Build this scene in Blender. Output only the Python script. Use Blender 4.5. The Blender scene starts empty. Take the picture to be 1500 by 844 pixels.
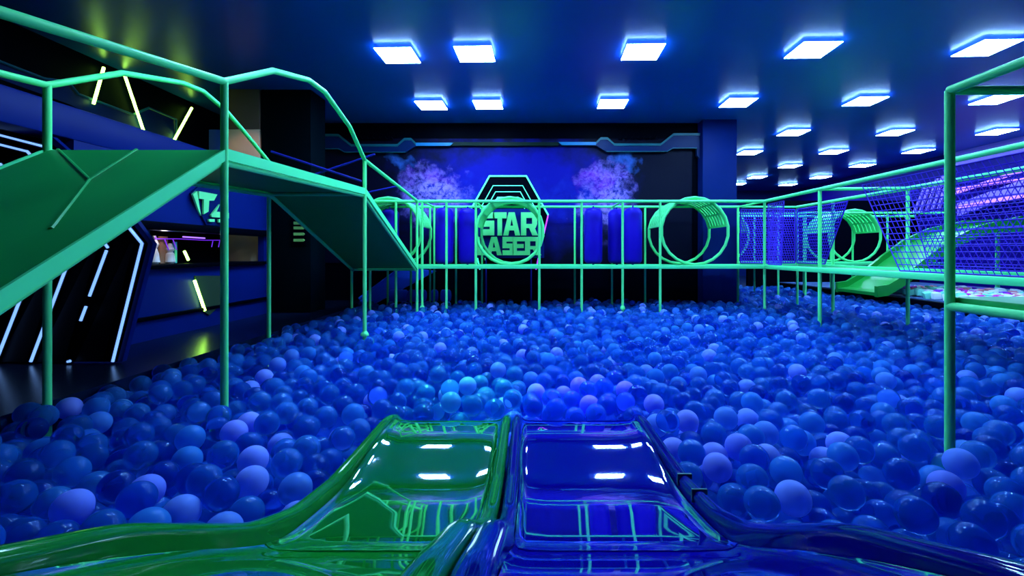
import bpy, math, random
import numpy as np
from mathutils import Vector, Matrix

random.seed(7)
C = bpy.context.scene.collection
F, CX, CY, EYE = 680.0, 776.0, 370.0, 1.6      # focal length and vanishing point of the lens, eye height
CEIL, BALLS = 5.045, 0.35

# ------------------------------------------------------------------ helpers
def at(px, py, Y):
    return Vector(((px-CX)*Y/F, Y, EYE-(py-CY)*Y/F))
def atX(px, py, X):
    return at(px, py, X*F/(px-CX))
def atZ(px, py, z):
    return at(px, py, (EYE-z)*F/(py-CY))

class MB:
    def __init__(s): s.v, s.f = [], []
    def add(s, vs, fs):
        b = len(s.v); s.v += [tuple(v) for v in vs]; s.f += [tuple(i+b for i in f) for f in fs]; return s
    def box(s, lo, hi):
        (a, b, c), (d, e, f) = lo, hi
        return s.add([(a,b,c),(d,b,c),(d,e,c),(a,e,c),(a,b,f),(d,b,f),(d,e,f),(a,e,f)],
                     [(0,3,2,1),(4,5,6,7),(0,1,5,4),(1,2,6,5),(2,3,7,6),(3,0,4,7)])
    def bbox(s, lo, hi, b=0.01):                       # box with chamfered edges
        lo, hi = Vector(lo), Vector(hi); c = (lo+hi)/2; h = (hi-lo)/2
        b = min(b, h.x*.6, h.y*.6, h.z*.6)
        import bmesh
        bm = bmesh.new(); bmesh.ops.create_cube(bm, size=1)
        for v in bm.verts: v.co = Vector((v.co.x*2*h.x, v.co.y*2*h.y, v.co.z*2*h.z))+c
        bmesh.ops.bevel(bm, geom=bm.edges[:], offset=b, segments=2, affect='EDGES', profile=.5)
        bm.verts.index_update()
        s.add([v.co.copy() for v in bm.verts], [[v.index for v in f.verts] for f in bm.faces]); bm.free(); return s
    def tube(s, pts, r, n=10, closed=False, cap=True):
        pts = [Vector(p) for p in pts]; m = len(pts); rings = []
        up0 = None
        for i in range(m):
            if closed:
                d1 = (pts[i]-pts[i-1]).normalized(); d2 = (pts[(i+1) % m]-pts[i]).normalized()
            else:
                d1 = (pts[i]-pts[i-1]).normalized() if i else (pts[1]-pts[0]).normalized()
                d2 = (pts[i+1]-pts[i]).normalized() if i < m-1 else d1
            t = (d1+d2); t = t.normalized() if t.length > 1e-6 else d1
            k = 1/max(.35, t.dot(d1))
            if up0 is None:
                a = Vector((0,0,1)) if abs(t.z) < .9 else Vector((1,0,0))
            else: a = up0
            u = (a-t*a.dot(t)).normalized(); w = t.cross(u); up0 = u
            bis = (d2-d1); ring = []
            bn = bis.normalized() if bis.length > 1e-4 else None
            for j in range(n):
                an = 2*math.pi*j/n; o = u*math.cos(an)*r+w*math.sin(an)*r
                if bn is not None: o = o+bn*(o.dot(bn)*(k-1))
                ring.append(pts[i]+o)
            rings.append(ring)
        vs = [p for q in rings for p in q]; fs = []
        for i in range(m if closed else m-1):
            a, b = i*n, ((i+1) % m)*n
            for j in range(n): fs.append((a+j, a+(j+1) % n, b+(j+1) % n, b+j))
        if cap and not closed:
            fs.append(tuple(reversed(range(n)))); fs.append(tuple(range((m-1)*n, m*n)))
        return s.add(vs, fs)
    def lathe(s, prof, c=(0,0,0), n=24):               # prof: (r, z) from bottom to top
        vs = [(c[0]+r*math.cos(2*math.pi*j/n), c[1]+r*math.sin(2*math.pi*j/n), c[2]+z) for r, z in prof for j in range(n)]
        fs = [(i*n+j, i*n+(j+1) % n, (i+1)*n+(j+1) % n, (i+1)*n+j) for i in range(len(prof)-1) for j in range(n)]
        fs.append(tuple(reversed(range(n)))); fs.append(tuple(range((len(prof)-1)*n, len(prof)*n)))
        return s.add(vs, fs)
    def prism(s, poly, d):                             # planar outline (world points) pushed along d
        n = len(poly); d = Vector(d); p = [Vector(q) for q in poly]
        nrm = Vector((0,0,0))
        for i in range(n): nrm += p[i].cross(p[(i+1) % n])
        if nrm.dot(d) > 0: p.reverse()
        fs = [tuple(range(n)), tuple(reversed(range(n, 2*n)))]
        fs += [(i, n+i, n+(i+1) % n, (i+1) % n) for i in range(n)]
        return s.add(p+[q+d for q in p], fs)
    def build(s, name, m, parent=None, smooth=35, loc=None):
        base = Vector(parent.location) if parent is not None else Vector(loc or (0,0,0))
        if parent is not None and parent.parent is not None: base = Vector(parent['_w'])
        me = bpy.data.meshes.new(name)
        me.from_pydata([tuple(Vector(v)-base) for v in s.v], [], s.f); me.materials.append(m); me.validate(); me.update()
        if smooth:
            me.polygons.foreach_set('use_smooth', [True]*len(me.polygons)); me.set_sharp_from_angle(angle=math.radians(smooth))
        o = bpy.data.objects.new(name, me); C.objects.link(o)
        if parent is not None: o.parent = parent; o['_w'] = tuple(base)
        else: o.location = base
        return o

def tag(o, label, cat, group=None, kind=None):
    o['label'] = label; o['category'] = cat
    if group: o['group'] = group
    if kind: o['kind'] = kind
    return o
def thing(name, label, cat, loc, group=None):
    o = bpy.data.objects.new(name, None); C.objects.link(o); o.location = loc; o.empty_display_size = .1
    return tag(o, label, cat, group)
def struct(o): o['kind'] = 'structure'; return o

# ------------------------------------------------------------------ materials
def mat(name, col, rough=.5, spec=.5, trans=0, ior=1.45, emit=None, strength=0, coat=0, var=.0, bump=0.0, scale=8, metal=0):
    m = bpy.data.materials.new(name); m.use_nodes = True; nt = m.node_tree
    b = nt.nodes['Principled BSDF']
    b.inputs['Base Color'].default_value = (*col, 1); b.inputs['Roughness'].default_value = rough
    b.inputs['Specular IOR Level'].default_value = spec; b.inputs['Transmission Weight'].default_value = trans
    b.inputs['IOR'].default_value = ior; b.inputs['Coat Weight'].default_value = coat; b.inputs['Coat Roughness'].default_value = .05
    b.inputs['Metallic'].default_value = metal
    if emit:
        b.inputs['Emission Color'].default_value = (*emit, 1); b.inputs['Emission Strength'].default_value = strength
    if var or bump:
        tc = nt.nodes.new('ShaderNodeTexCoord'); no = nt.nodes.new('ShaderNodeTexNoise')
        no.inputs['Scale'].default_value = scale; no.inputs['Detail'].default_value = 4
        nt.links.new(tc.outputs['Object'], no.inputs['Vector'])
        if var:
            mx = nt.nodes.new('ShaderNodeMix'); mx.data_type = 'RGBA'
            mx.inputs[6].default_value = (*[c*(1-var) for c in col], 1); mx.inputs[7].default_value = (*[min(1, c*(1+var)) for c in col], 1)
            nt.links.new(no.outputs['Fac'], mx.inputs[0]); nt.links.new(mx.outputs[2], b.inputs['Base Color'])
        if bump:
            bp = nt.nodes.new('ShaderNodeBump'); bp.inputs['Strength'].default_value = bump; bp.inputs['Distance'].default_value = .01
            nt.links.new(no.outputs['Fac'], bp.inputs['Height']); nt.links.new(bp.outputs['Normal'], b.inputs['Normal'])
    return m

PIPE = mat('green_paint', (.13,.92,.29), .36, .16, var=.06, scale=3)
DECK = mat('green_padded_deck', (.008,.33,.065), .38, .3, var=.08, scale=4)
FASC = mat('green_fascia', (.10,.90,.33), .45, .15, var=.05, scale=4)
NAVY = mat('navy_wall_paint', (.0008,.010,.10), .55, .06, var=.15, scale=2)
BLUEW = mat('blue_wall_panel', (.0008,.010,.15), .45, .12, var=.15, scale=1.5)
BLACK = mat('black_panel', (.0002,.0008,.004), .5, .02, var=.2, scale=3)
DKCOL = mat('dark_column_paint', (.0002,.003,.006), .6, .02, var=.2)
CEILM = mat('glossy_dark_ceiling', (.001,.055,.38), .33, .25, var=.12, scale=.6)
FLOORM = mat('dark_glossy_floor', (.002,.008,.03), .25, .4, var=.2, scale=2)
PITM = mat('pit_base', (.02,.14,.70), .6)
TEALEDGE = mat('teal_edge_paint', (.008,.10,.14), .4, .2, var=.1)
TRIMF = mat('blue_trim_panel', (.001,.012,.08), .45, .12, var=.12)
BAGM = mat('blue_vinyl', (.010,.0005,.40), .45, .15, bump=.15, scale=20)
NETM = mat('blue_net_cord', (.05,.006,.55), .55, .3)
ROPEM = mat('dark_blue_rope', (.005,.006,.25), .7, .2, bump=.3, scale=60)
LIGHT = mat('light_panel_glow', (.8,.8,.8), emit=(.30,.62,1.0), strength=98)
HALO = mat('added_halo_glow', (.3,.4,.8), emit=(.05,.20,1.0), strength=6)  # glow added above the panels to make a halo on the ceiling
HOUSE = mat('lamp_bracket', (.02,.03,.08), .5)
NEONW = mat('white_blue_neon', (.6,.7,.9), emit=(.20,.42,1.0), strength=1.35)
NEONG = mat('yellow_green_neon', (.5,.9,.2), emit=(.42,1.0,.10), strength=14)
NEONT = mat('teal_neon', (.2,.8,.5), emit=(.05,1.0,.55), strength=1.5)
NEONM = mat('magenta_neon', (.5,.1,.8), emit=(.45,.02,1.0), strength=1.3)
NEONP = mat('purple_led', (.4,.1,.8), emit=(.40,.18,1.0), strength=1.5)
NEONV = mat('violet_neon', (.3,.05,.8), emit=(.22,.02,1.0), strength=.55)
SIGNG = mat('green_sign_face', (.20,.92,.32), .45, .4, var=.05)
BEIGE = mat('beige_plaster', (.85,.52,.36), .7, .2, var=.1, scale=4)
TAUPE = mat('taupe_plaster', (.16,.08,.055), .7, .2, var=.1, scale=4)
BROWN = mat('brown_board', (.45,.22,.12), .6, .3, var=.2)
WHITE = mat('pale_plastic', (.75,.72,.72), .5, .4)
LAVW = mat('lavender_lit_tone', (.30,.14,.70), .5, .4, var=.1, scale=1.5)  # lavender light on wall top, ramp and steps put into the colour
INDIGO = mat('indigo_wall', (.006,.001,.15), .5, .08, var=.25, scale=.8)
BLUEF = mat('blue_foam', (.01,.10,.85), .45, .4, bump=.1)
SLG = mat('green_slide_plastic', (.004,.21,.02), .03, .5, trans=.4, ior=1.5)
SLB = mat('blue_slide_plastic', (.004,.002,.30), .03, .5, trans=.4, ior=1.5)
SLG2 = mat('green_slide_rim', (.008,.26,.03), .08, .4, trans=.3, ior=1.5)
SLB2 = mat('blue_slide_rim', (.003,.002,.24), .08, .4, trans=.3, ior=1.5)

def ball_material(pale=False):
    m = bpy.data.materials.new('glare_tone_ball' if pale else 'translucent_ball'); m.use_nodes = True; nt = m.node_tree; L = nt.links.new
    b = nt.nodes['Principled BSDF']
    g = nt.nodes.new('ShaderNodeNewGeometry'); oi = nt.nodes.new('ShaderNodeObjectInfo')
    mu = nt.nodes.new('ShaderNodeMath'); mu.operation = 'MULTIPLY_ADD'; mu.inputs[1].default_value = 7.13
    fr = nt.nodes.new('ShaderNodeMath'); fr.operation = 'FRACT'
    L(oi.outputs['Random'], mu.inputs[0]); L(g.outputs['Random Per Island'], mu.inputs[2]); L(mu.outputs[0], fr.inputs[0])
    def ramp(stops):
        r = nt.nodes.new('ShaderNodeValToRGB'); r.color_ramp.interpolation = 'LINEAR'
        e = r.color_ramp.elements
        while len(e) < len(stops): e.new(.5)
        for q, (p, c) in zip(e, stops): q.position = p; q.color = (*c, 1)
        L(fr.outputs[0], r.inputs[0]); return r
    c = ramp([(0,(.006,.09,.55)), (.18,(.010,.19,.82)), (.6,(.022,.27,.92)), (.92,(.05,.33,.95)), (.96,(.20,.34,.97)), (1,(.27,.38,1.0))] if not pale else [(0,(.20,.29,.95)), (1,(.29,.36,.98))])  # lavender tones put glare into the ball colour
    t = ramp([(0,(.1,)*3), (1,(.0,)*3)] if not pale else [(0,(.1,)*3), (1,(0,)*3)])
    L(c.outputs[0], b.inputs['Base Color']); L(t.outputs[0], b.inputs['Transmission Weight'])
    b.inputs['Roughness'].default_value = .4; b.inputs['IOR'].default_value = 1.2; b.inputs['Specular IOR Level'].default_value = .2
    gl = nt.nodes.new('ShaderNodeBsdfGlass'); gl.inputs['IOR'].default_value = 1.25; gl.inputs['Roughness'].default_value = .10
    gc = ramp([(0,(.34,.60,.95)), (.5,(.48,.73,.98)), (1,(.68,.84,1.0))]); L(gc.outputs[0], gl.inputs['Color'])
    tl_ = nt.nodes.new('ShaderNodeBsdfTranslucent'); L(c.outputs[0], tl_.inputs['Color'])
    m1 = nt.nodes.new('ShaderNodeMixShader'); m1.inputs[0].default_value = .4
    L(b.outputs[0], m1.inputs[1]); L(tl_.outputs[0], m1.inputs[2])
    k = ramp([(0,(.90,)*3), (.15,(.82,)*3), (.55,(.74,)*3), (.84,(.66,)*3), (.93,(.40,)*3), (.96,(.12,)*3), (1,(.05,)*3)] if not pale else [(0,(.08,)*3), (1,(.02,)*3)])
    ms = nt.nodes.new('ShaderNodeMixShader'); L(k.outputs[0], ms.inputs[0])
    L(m1.outputs[0], ms.inputs[1]); L(gl.outputs[0], ms.inputs[2]); L(ms.outputs[0], nt.nodes['Material Output'].inputs['Surface'])
    return m
BALL = ball_material(); PALE = ball_material(True)

def mural_material():
    m = bpy.data.materials.new('nebula_mural_print'); m.use_nodes = True; nt = m.node_tree; L = nt.links.new
    b = nt.nodes['Principled BSDF']; b.inputs['Roughness'].default_value = .6; b.inputs['Specular IOR Level'].default_value = .1
    tc = nt.nodes.new('ShaderNodeTexCoord')
    def noise(scale, detail=8, rough=.62, dist=0):
        n = nt.nodes.new('ShaderNodeTexNoise'); n.inputs['Scale'].default_value = scale; n.inputs['Detail'].default_value = detail
        n.inputs['Roughness'].default_value = rough; n.inputs['Distortion'].default_value = dist; L(tc.outputs['Object'], n.inputs['Vector']); return n.outputs['Fac']
    def math_(op, a, b_=None, c=None, clamp=False):
        n = nt.nodes.new('ShaderNodeMath'); n.operation = op; n.use_clamp = clamp
        for i, v in enumerate((a, b_, c)):
            if v is None: continue
            if isinstance(v, (int, float)): n.inputs[i].default_value = v
            else: L(v, n.inputs[i])
        return n.outputs[0]
    warp = nt.nodes.new('ShaderNodeTexNoise'); warp.inputs['Scale'].default_value = 2.4; warp.inputs['Detail'].default_value = 6
    L(tc.outputs['Object'], warp.inputs['Vector'])
    wv = nt.nodes.new('ShaderNodeVectorMath'); wv.operation = 'MULTIPLY_ADD'; wv.inputs[1].default_value = (1.9,0,1.5); L(warp.outputs['Color'], wv.inputs[0]); L(tc.outputs['Object'], wv.inputs[2])
    def blob(x, z, rx, rz, soft=1.0):                    # 1 in the middle, 0 outside, in wall metres
        mp = nt.nodes.new('ShaderNodeMapping'); mp.inputs['Location'].default_value = (-(x+.95)/rx, 0, -(z+.75)/rz); mp.inputs['Scale'].default_value = (1/rx, 0, 1/rz)
        L(wv.outputs[0], mp.inputs['Vector'])
        le = nt.nodes.new('ShaderNodeVectorMath'); le.operation = 'LENGTH'; L(mp.outputs[0], le.inputs[0])
        return math_('SUBTRACT', 1.0, math_('MULTIPLY', le.outputs['Value'], soft), clamp=True)
    def mix(fac, a, c):
        x = nt.nodes.new('ShaderNodeMix'); x.data_type = 'RGBA'
        for i, v in ((0, fac), (6, a), (7, c)):
            if isinstance(v, tuple): x.inputs[i].default_value = (*v, 1)
            else: L(v, x.inputs[i])
        return x.outputs[2]
    cloud = noise(2.2, 10, .68, .6); fine = noise(7, 10, .72, .4)
    glow = math_('MULTIPLY', math_('ADD', blob(-.4, 3.1, 3.6, 1.9), blob(-.4, 3.4, 2.8, 1.4), clamp=True), math_('MULTIPLY_ADD', cloud, .5, .75), clamp=True)
    col = mix(glow, (.0005,.0005,.012), (.0006,.0006,.24))
    l1, l2 = blob(-2.6, 3.15, 1.1, .85), blob(2.1, 3.0, .9, 1.1)
    arms = math_('MAXIMUM', l1, l2)
    mid = math_('MAXIMUM', blob(-1.5, 3.1, 1.4, .5), blob(.9, 3.05, 1.4, .5))
    f1 = math_('MULTIPLY', math_('ADD', arms, math_('MULTIPLY', mid, .5)), math_('MULTIPLY_ADD', cloud, 3.6, -1.25, clamp=True), clamp=True)
    col = mix(math_('MULTIPLY', f1, .95, clamp=True), col, (.012,.035,.42))
    f2 = math_('MULTIPLY', math_('MULTIPLY', arms, math_('MULTIPLY_ADD', fine, 5.0, -2.0, clamp=True)), 1.9, clamp=True)
    col = mix(f2, col, (.30,.17,.66))
    f3 = math_('MULTIPLY', math_('MAXIMUM', blob(-2.6, 3.55, .8, .35), blob(1.9, 3.5, .75, .4)), math_('MULTIPLY_ADD', cloud, 3, -1.0, clamp=True), clamp=True)
    col = mix(f3, col, (.20,.004,.42))
    f4 = math_('MULTIPLY', math_('MAXIMUM', blob(-3.35, 4.0, .35, .32), blob(2.55, 3.95, .35, .32)), .8, clamp=True)
    col = mix(f4, col, (.03,.10,.45))
    L(col, b.inputs['Base Color']); return m
MURAL = mural_material()

# ------------------------------------------------------------------ camera
cam = bpy.data.cameras.new('camera'); co = bpy.data.objects.new('camera', cam); C.objects.link(co)
co.location = (0, 0, EYE); co.rotation_euler = (math.pi/2, 0, 0)
cam.sensor_width = 36; cam.lens = F/1500*36; cam.shift_x = -(CX-750)/1500; cam.shift_y = -(422-CY)/1500
cam.clip_start = .05; cam.clip_end = 100
bpy.context.scene.camera = co

# ------------------------------------------------------------------ the room
PL, PR, PB = -4.1, 9.25, 12.35        # pit: left edge, right edge, back wall
RW, FW = 14.65, 26.0                  # right wall, far wall
struct(MB().box((-12,-4,-.12), (16,28,0)).build('floor', PITM, smooth=0))
struct(MB().box((-12,-4,0), (PL,PB+.3,.33)).build('floor_left', FLOORM, smooth=0))
struct(MB().box((PL,-4,0), (PR,.6,.34)).build('floor_front', FLOORM, smooth=0))
struct(MB().box((PR+5.3,-4,0), (RW+.2,17.5,.30)).build('floor_right', FLOORM, smooth=0))
struct(MB().box((4.5,17.5,0), (RW+.2,FW+.2,.30)).build('floor_back', FLOORM, smooth=0))
struct(MB().box((-12,-4,CEIL), (16,28,CEIL+.2)).build('ceiling', CEILM, smooth=0))
struct(MB().box((-7.9,-4,.33), (-7.75,PB+.2,CEIL)).build('wall_left', BLACK, smooth=0))
struct(MB().box((-7.9,PB,0), (4.5,PB+.25,CEIL)).build('wall_back', BLACK, smooth=0))
struct(MB().box((RW,-4,0), (RW+.2,FW,CEIL)).build('wall_right', INDIGO, smooth=0))
struct(MB().box((4,FW,0), (16,FW+.2,CEIL)).build('wall_far', NAVY, smooth=0))
struct(MB().box((8.2,17.45,0), (RW,17.6,3.55)).build('wall_rear', BLACK, smooth=0))
struct(MB().box((-12,-4.2,0), (16,-4,CEIL)).build('wall_front', NAVY, smooth=0))
struct(MB().bbox((4.47,12.0,0), (5.36,12.9,CEIL), .02).build('pillar', NAVY))
struct(MB().bbox((PR,3,.0), (PR+.14,17.5,.47), .03).build('trim_1', BLACK))              # kerb between ball pit and foam pit
o = MB(); o.box((-5.9,PB-.04,1.32), (4.3,PB-.001,4.62)); struct(o.build('trim_2', MURAL, smooth=0))
# dark column, beige column and blue post at the left rear corner
struct(MB().bbox((-5.68,9.8,.33), (-4.62,10.5,CEIL), .02).build('column_dark', DKCOL))
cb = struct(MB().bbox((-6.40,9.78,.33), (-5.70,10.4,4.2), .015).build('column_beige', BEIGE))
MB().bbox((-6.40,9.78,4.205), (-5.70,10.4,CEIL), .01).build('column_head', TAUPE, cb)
struct(MB().bbox((-6.78,9.8,.33), (-6.45,10.3,4.2), .015).build('column_blue', mat('bright_blue_panel', (.003,.035,.30), .5, .2)))

# sci-fi trim round the mural: a blue panel and a teal edge, mirrored on the left
Yw = PB-.16
def wl(pts, Y=Yw): return [at(x, y, Y) for x, y in pts]
rt = [(818,208),(873,208),(880,201),(890,201),(900,210),(968,210),(987,195),(1027,195),(1027,233),(1021,228),(1021,217),(986,217),(977,222),(888,222),(873,213),(823,213)]
re_ = [(873,208),(880,201),(890,201),(900,210),(968,210),(987,195),(1027,195)]
rl = [(888,222),(977,222),(986,217),(1021,217)]
for nm, mir in (('trim_3', False), ('trim_4', True)):
    fx = (lambda p: (1482-p[0], p[1]+1)) if mir else (lambda p: p)
    mb = MB(); P = wl([fx(p) for p in rt]); mb.prism(P, (0,.12,0))
    tr = struct(mb.build(nm, TRIMF, smooth=0))
    mb = MB()
    for i in range(len(re_)-1):
        a, b = fx(re_[i]), fx(re_[i+1])
        mb.prism(wl([a, b, (b[0], b[1]+3.4), (a[0], a[1]+3.4)], Yw-.02), (0,.03,0))
    mb.build('teal_edge', TEALEDGE, tr, 0)
    mb = MB(); mb.prism(wl([fx((818,208)), fx((873,208)), fx((873,212.5)), fx((823,212.5))], Yw-.02), (0,.03,0))
    mb.build('light_bar', mat('pale_blue_bar', (.01,.16,.4), .4, .2), tr, 0)
    mb = MB(); mb.tube(wl([fx(p) for p in rl], Yw-.01), .012, 6); mb.build('lower_edge', TEALEDGE, tr)
    mb = MB()
    for k in range(7):
        x = 906+k*9
        mb.prism(wl([fx((x,203)), fx((x+4,203)), fx((x+7,199)), fx((x+3,199))], Yw), (0,.06,0))
    mb.build('slot', BLACK, tr, 0)
struct(MB().box((at(660,0,Yw).x,Yw+.02,at(0,213,Yw).z), (at(818,0,Yw).x,Yw+.1,at(0,208,Yw).z)).build('trim_5', mat('olive_bar', (.004,.014,.01), .5, .1), smooth=0))
# left side of the same frame
ls = [(455,196),(462,196),(462,232),(448,246),(442,252),(442,318),(460,330),(460,362),(446,372),(444,408),(462,424),(462,452),(505,452),(505,457),(454,457),(454,428),(436,412),(438,368),(453,358),(453,334),(434,322),(434,248),(455,226)]
sd = struct(MB().prism(wl(ls, 11.4), (0,.08,0)).build('trim_6', TRIMF, smooth=0))
v = thing('vent_light', 'four short stacked green slots on the dark column below the bridge', 'vent', at(438,356,9.74))
MB().prism(wl([(427,320),(449,320),(449,360),(427,360)], 9.79), (0,-.02,0)).build('plate', BLACK, v, 0)
for y in (327,334,343,352):
    MB().prism(wl([(431,y-2),(445,y-2),(447,y),(445,y+2),(431,y+2)], 9.76), (0,-.03,0)).build('slot', mat('green_lit_slot_tone', (.25,.5,.12), .4), v, 0)  # green light of the slots put into plain colour

# fascia beam, blue wall with a service hatch, and trim on the left
XW = -5.5
struct(MB().bbox((XW-.35,1.5,2.96), (XW,9.75,3.36), .03).build('beam_left', BLUEW))
w = MB()
w.box((XW-.12,5.6,.33), (XW,9.75,1.42)).box((XW-.12,5.6,1.93), (XW,9.75,2.96)).box((XW-.12,5.6,1.42), (XW,6.72,1.93)).box((XW-.12,9.6,1.42), (XW,9.75,1.93))
struct(w.build('wall_hatch', BLUEW, smooth=0))
struct(MB().box((XW-1.0,6.6,1.3), (XW-.95,9.7,2.05)).build('wall_recess', BLACK, smooth=0))
struct(MB().bbox((XW-.95,6.6,1.36), (XW+.10,9.62,1.42), .01).build('trim_7', BLACK))
struct(MB().bbox((XW-.05,6.4,1.93), (XW+.12,9.7,2.05), .02).build('trim_8', BLACK))
struct(MB().bbox((XW,5.7,.62), (XW+.05,9.7,.68), .015).build('baseboard_left', BLACK))
def lw(pts, X=-7.72): return [atX(x, y, X) for x, y in pts]
tp = [(-40,70),(0,90),(65,115),(100,120),(115,138),(195,168),(218,158),(258,175),(258,206),(225,200),(160,182),(100,152),(0,116),(-40,100)]
tl = struct(MB().prism(lw(tp), (-.02,0,0)).build('trim_9', TRIMF, smooth=0))
MB().tube(lw(tp[:9], -7.69), .022, 6).build('teal_edge', TEALEDGE, tl)

# ------------------------------------------------------------------ ceiling lights
LZ = EYE+3.38
rows = [('first row from the front', [(583,82),(696,80),(941,77),(1190,74),(1445,71)]),
        ('second row from the front', [(632,155),(715,154),(897,153),(1081,151),(1267,149),(1458,147)]),
        ('third row, right of the pillar', [(1162,195),(1311,195),(1460,194)]),
        ('fourth row, right of the pillar', [(1098,224),(1221,223),(1345,222)]),
        ('fifth row, right of the pillar', [(1157,244),(1263,243)]),
        ('sixth row, right of the pillar', [(1109,260),(1202,260)]),
        ('seventh and farthest row', [(1080,270),(1154,271)])]
ordn = ['leftmost', 'second from left', 'third from left', 'fourth from left', 'fifth from left', 'rightmost']
def light_panel(p, label):
    t = thing('ceiling_light', label, 'ceiling light', (p.x, p.y, p.z), 'square ceiling light panels')
    s = .31; a = -.03
    for nm, sx, z0, z1, m in (('diffuser', s, 0, .008, LIGHT), ('halo_plate', s-.004, .0085, .018, HALO), ('bracket', .08, .018, CEIL-p.z, HOUSE)):  # the middle plate is added only for the halo round the panel
        mb = MB().bbox((-sx,-sx,z0), (sx,sx,z1), .006)
        mb.v = [(p.x+x*math.cos(a)-y*math.sin(a), p.y+x*math.sin(a)+y*math.cos(a), p.z+z) for x, y, z in mb.v]
        mb.build(nm, m, t)
for rname, L_ in rows:
    for i, (x, y) in enumerate(L_):
        pos = ordn[i] if i < len(L_)-1 else 'rightmost'
        light_panel(atZ(x, y, LZ), f'glowing square ceiling panel, {pos} of the {rname}')
for i, x in enumerate((-2.4,-1.0,2.0,5.0,8.0)):
    light_panel(Vector((x, 5.15, LZ)), 'glowing square ceiling panel above the slide, in the row overhead')

# ------------------------------------------------------------------ bridge on the left
R = .029
XR, XL, Y1, Y2, Y3 = -2.5, -3.95, 3.8, 7.03, 10.3
br = thing('climbing_bridge', 'green bridge with ramps and arched handrails along the left side of the ball pit', 'bridge', (-3.22, 6.5, 0))
zr = lambda y: 1.42+(y-2.19)*(2.44-1.42)/(Y1-2.19)          # near ramp surface
prof = [(1.55, zr(1.55)), (Y1, 2.44), (Y2, 2.56), (Y3, 1.30)]
def deckpiece(i, th=.05):
    (ya, za), (yb, zb) = prof[i], prof[i+1]
    mb = MB(); poly = [Vector((XL+.02, ya, za)), Vector((XL+.02, yb, zb)), Vector((XL+.02, yb, zb-th)), Vector((XL+.02, ya, za-th))]
    mb.prism(poly, (XR-XL-.04,0,0)); return mb
deckpiece(0).build('near_ramp', DECK, br, 0); deckpiece(1).build('deck', DECK, br, 0); deckpiece(2).build('far_ramp', DECK, br, 0)
for X, sgn in ((XR, 1), (XL, -1)):
    mb = MB()
    up = [Vector((X, y, z+.012)) for y, z in prof]; lo = [Vector((X, y, z-.082)) for y, z in prof]
    for i in range(3): mb.prism([up[i], up[i+1], lo[i+1], lo[i]], (.02*sgn,0,0))
    mb.build('fascia', FASC, br, 0)
    mb = MB().tube([(X-.03*sgn, y, z-.10) for y, z in prof], .028); mb.build('deck_pipe', PIPE, br)
def post(mb, x, y, z1, z0=0, r=R): return mb.tube([(x,y,z0),(x,y,z1)], r, 14)
for X, y, z in ((XR,Y1,3.0), (XL,Y1,2.97), (XR,Y2,3.0), (XL,Y2,2.97), (XR,Y3,2.747), (XL,Y3,1.3), (XR,1.75,2.68), (XL,1.75,2.7)):
    po = post(MB(), X, y, z).build('post', PIPE, br)
    if (X, y) == (XR, Y2): MB().lathe([(.06,.34),(.06,.37),(.03,.41)], (XR,Y2,0), 16).build('foot_collar', PIPE, po)
MB().tube([(XR,.9,2.58),(XR,2.19,2.735),(XR,Y1,3.0),(XR,4.52,3.37),(XR,5.25,3.55),(XR,5.66,3.56),(XR,6.44,3.35),(XR,Y2,3.0),(XR,Y3,2.747)], .030, 14).build('handrail', PIPE, br)
MB().tube([(XL,.9,2.6),(XL,3.3,2.92),(XL,Y1,2.97),(XL,4.5,3.34),(XL,5.28,3.53),(XL,5.62,3.55),(XL,6.02,3.45),(XL,6.36,3.30),(XL,Y2,2.97),(XL,Y3,2.747)], .028, 14).build('handrail', PIPE, br)
for y, z in ((Y1,2.36),(Y2,2.48),(Y3,1.22)):
    MB().tube([(XL,y,z),(XR,y,z)], .026).build('cross_pipe', PIPE, br)
# light creases welded across the ramp, as the photo shows
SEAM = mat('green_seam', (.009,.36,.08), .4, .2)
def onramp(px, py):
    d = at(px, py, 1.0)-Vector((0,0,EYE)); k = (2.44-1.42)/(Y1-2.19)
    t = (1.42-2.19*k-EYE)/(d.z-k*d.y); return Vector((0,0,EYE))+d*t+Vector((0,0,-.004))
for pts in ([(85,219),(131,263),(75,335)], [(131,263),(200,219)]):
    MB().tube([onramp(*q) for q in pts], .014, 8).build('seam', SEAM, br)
for (a, b), lb in ((((XL+.035,Y2,3.13),(XR-.05,Y2,2.68)), 'dark blue rope falling from the far left bridge post to the deck edge'),
                   (((XL+.35,Y2+.04,2.68),(XR+.14,Y2+.045,3.10)), 'dark blue rope rising across the bridge to the right post'),
                   (((XL+.5,9.0,2.70),(XR,9.0,2.90)), 'short dark blue rope tied to the handrail above the far ramp')):
    tag(MB().tube([a, b], .016, 8).build('rope', ROPEM, loc=a), lb, 'rope', 'ropes tied across the bridge')

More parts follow.
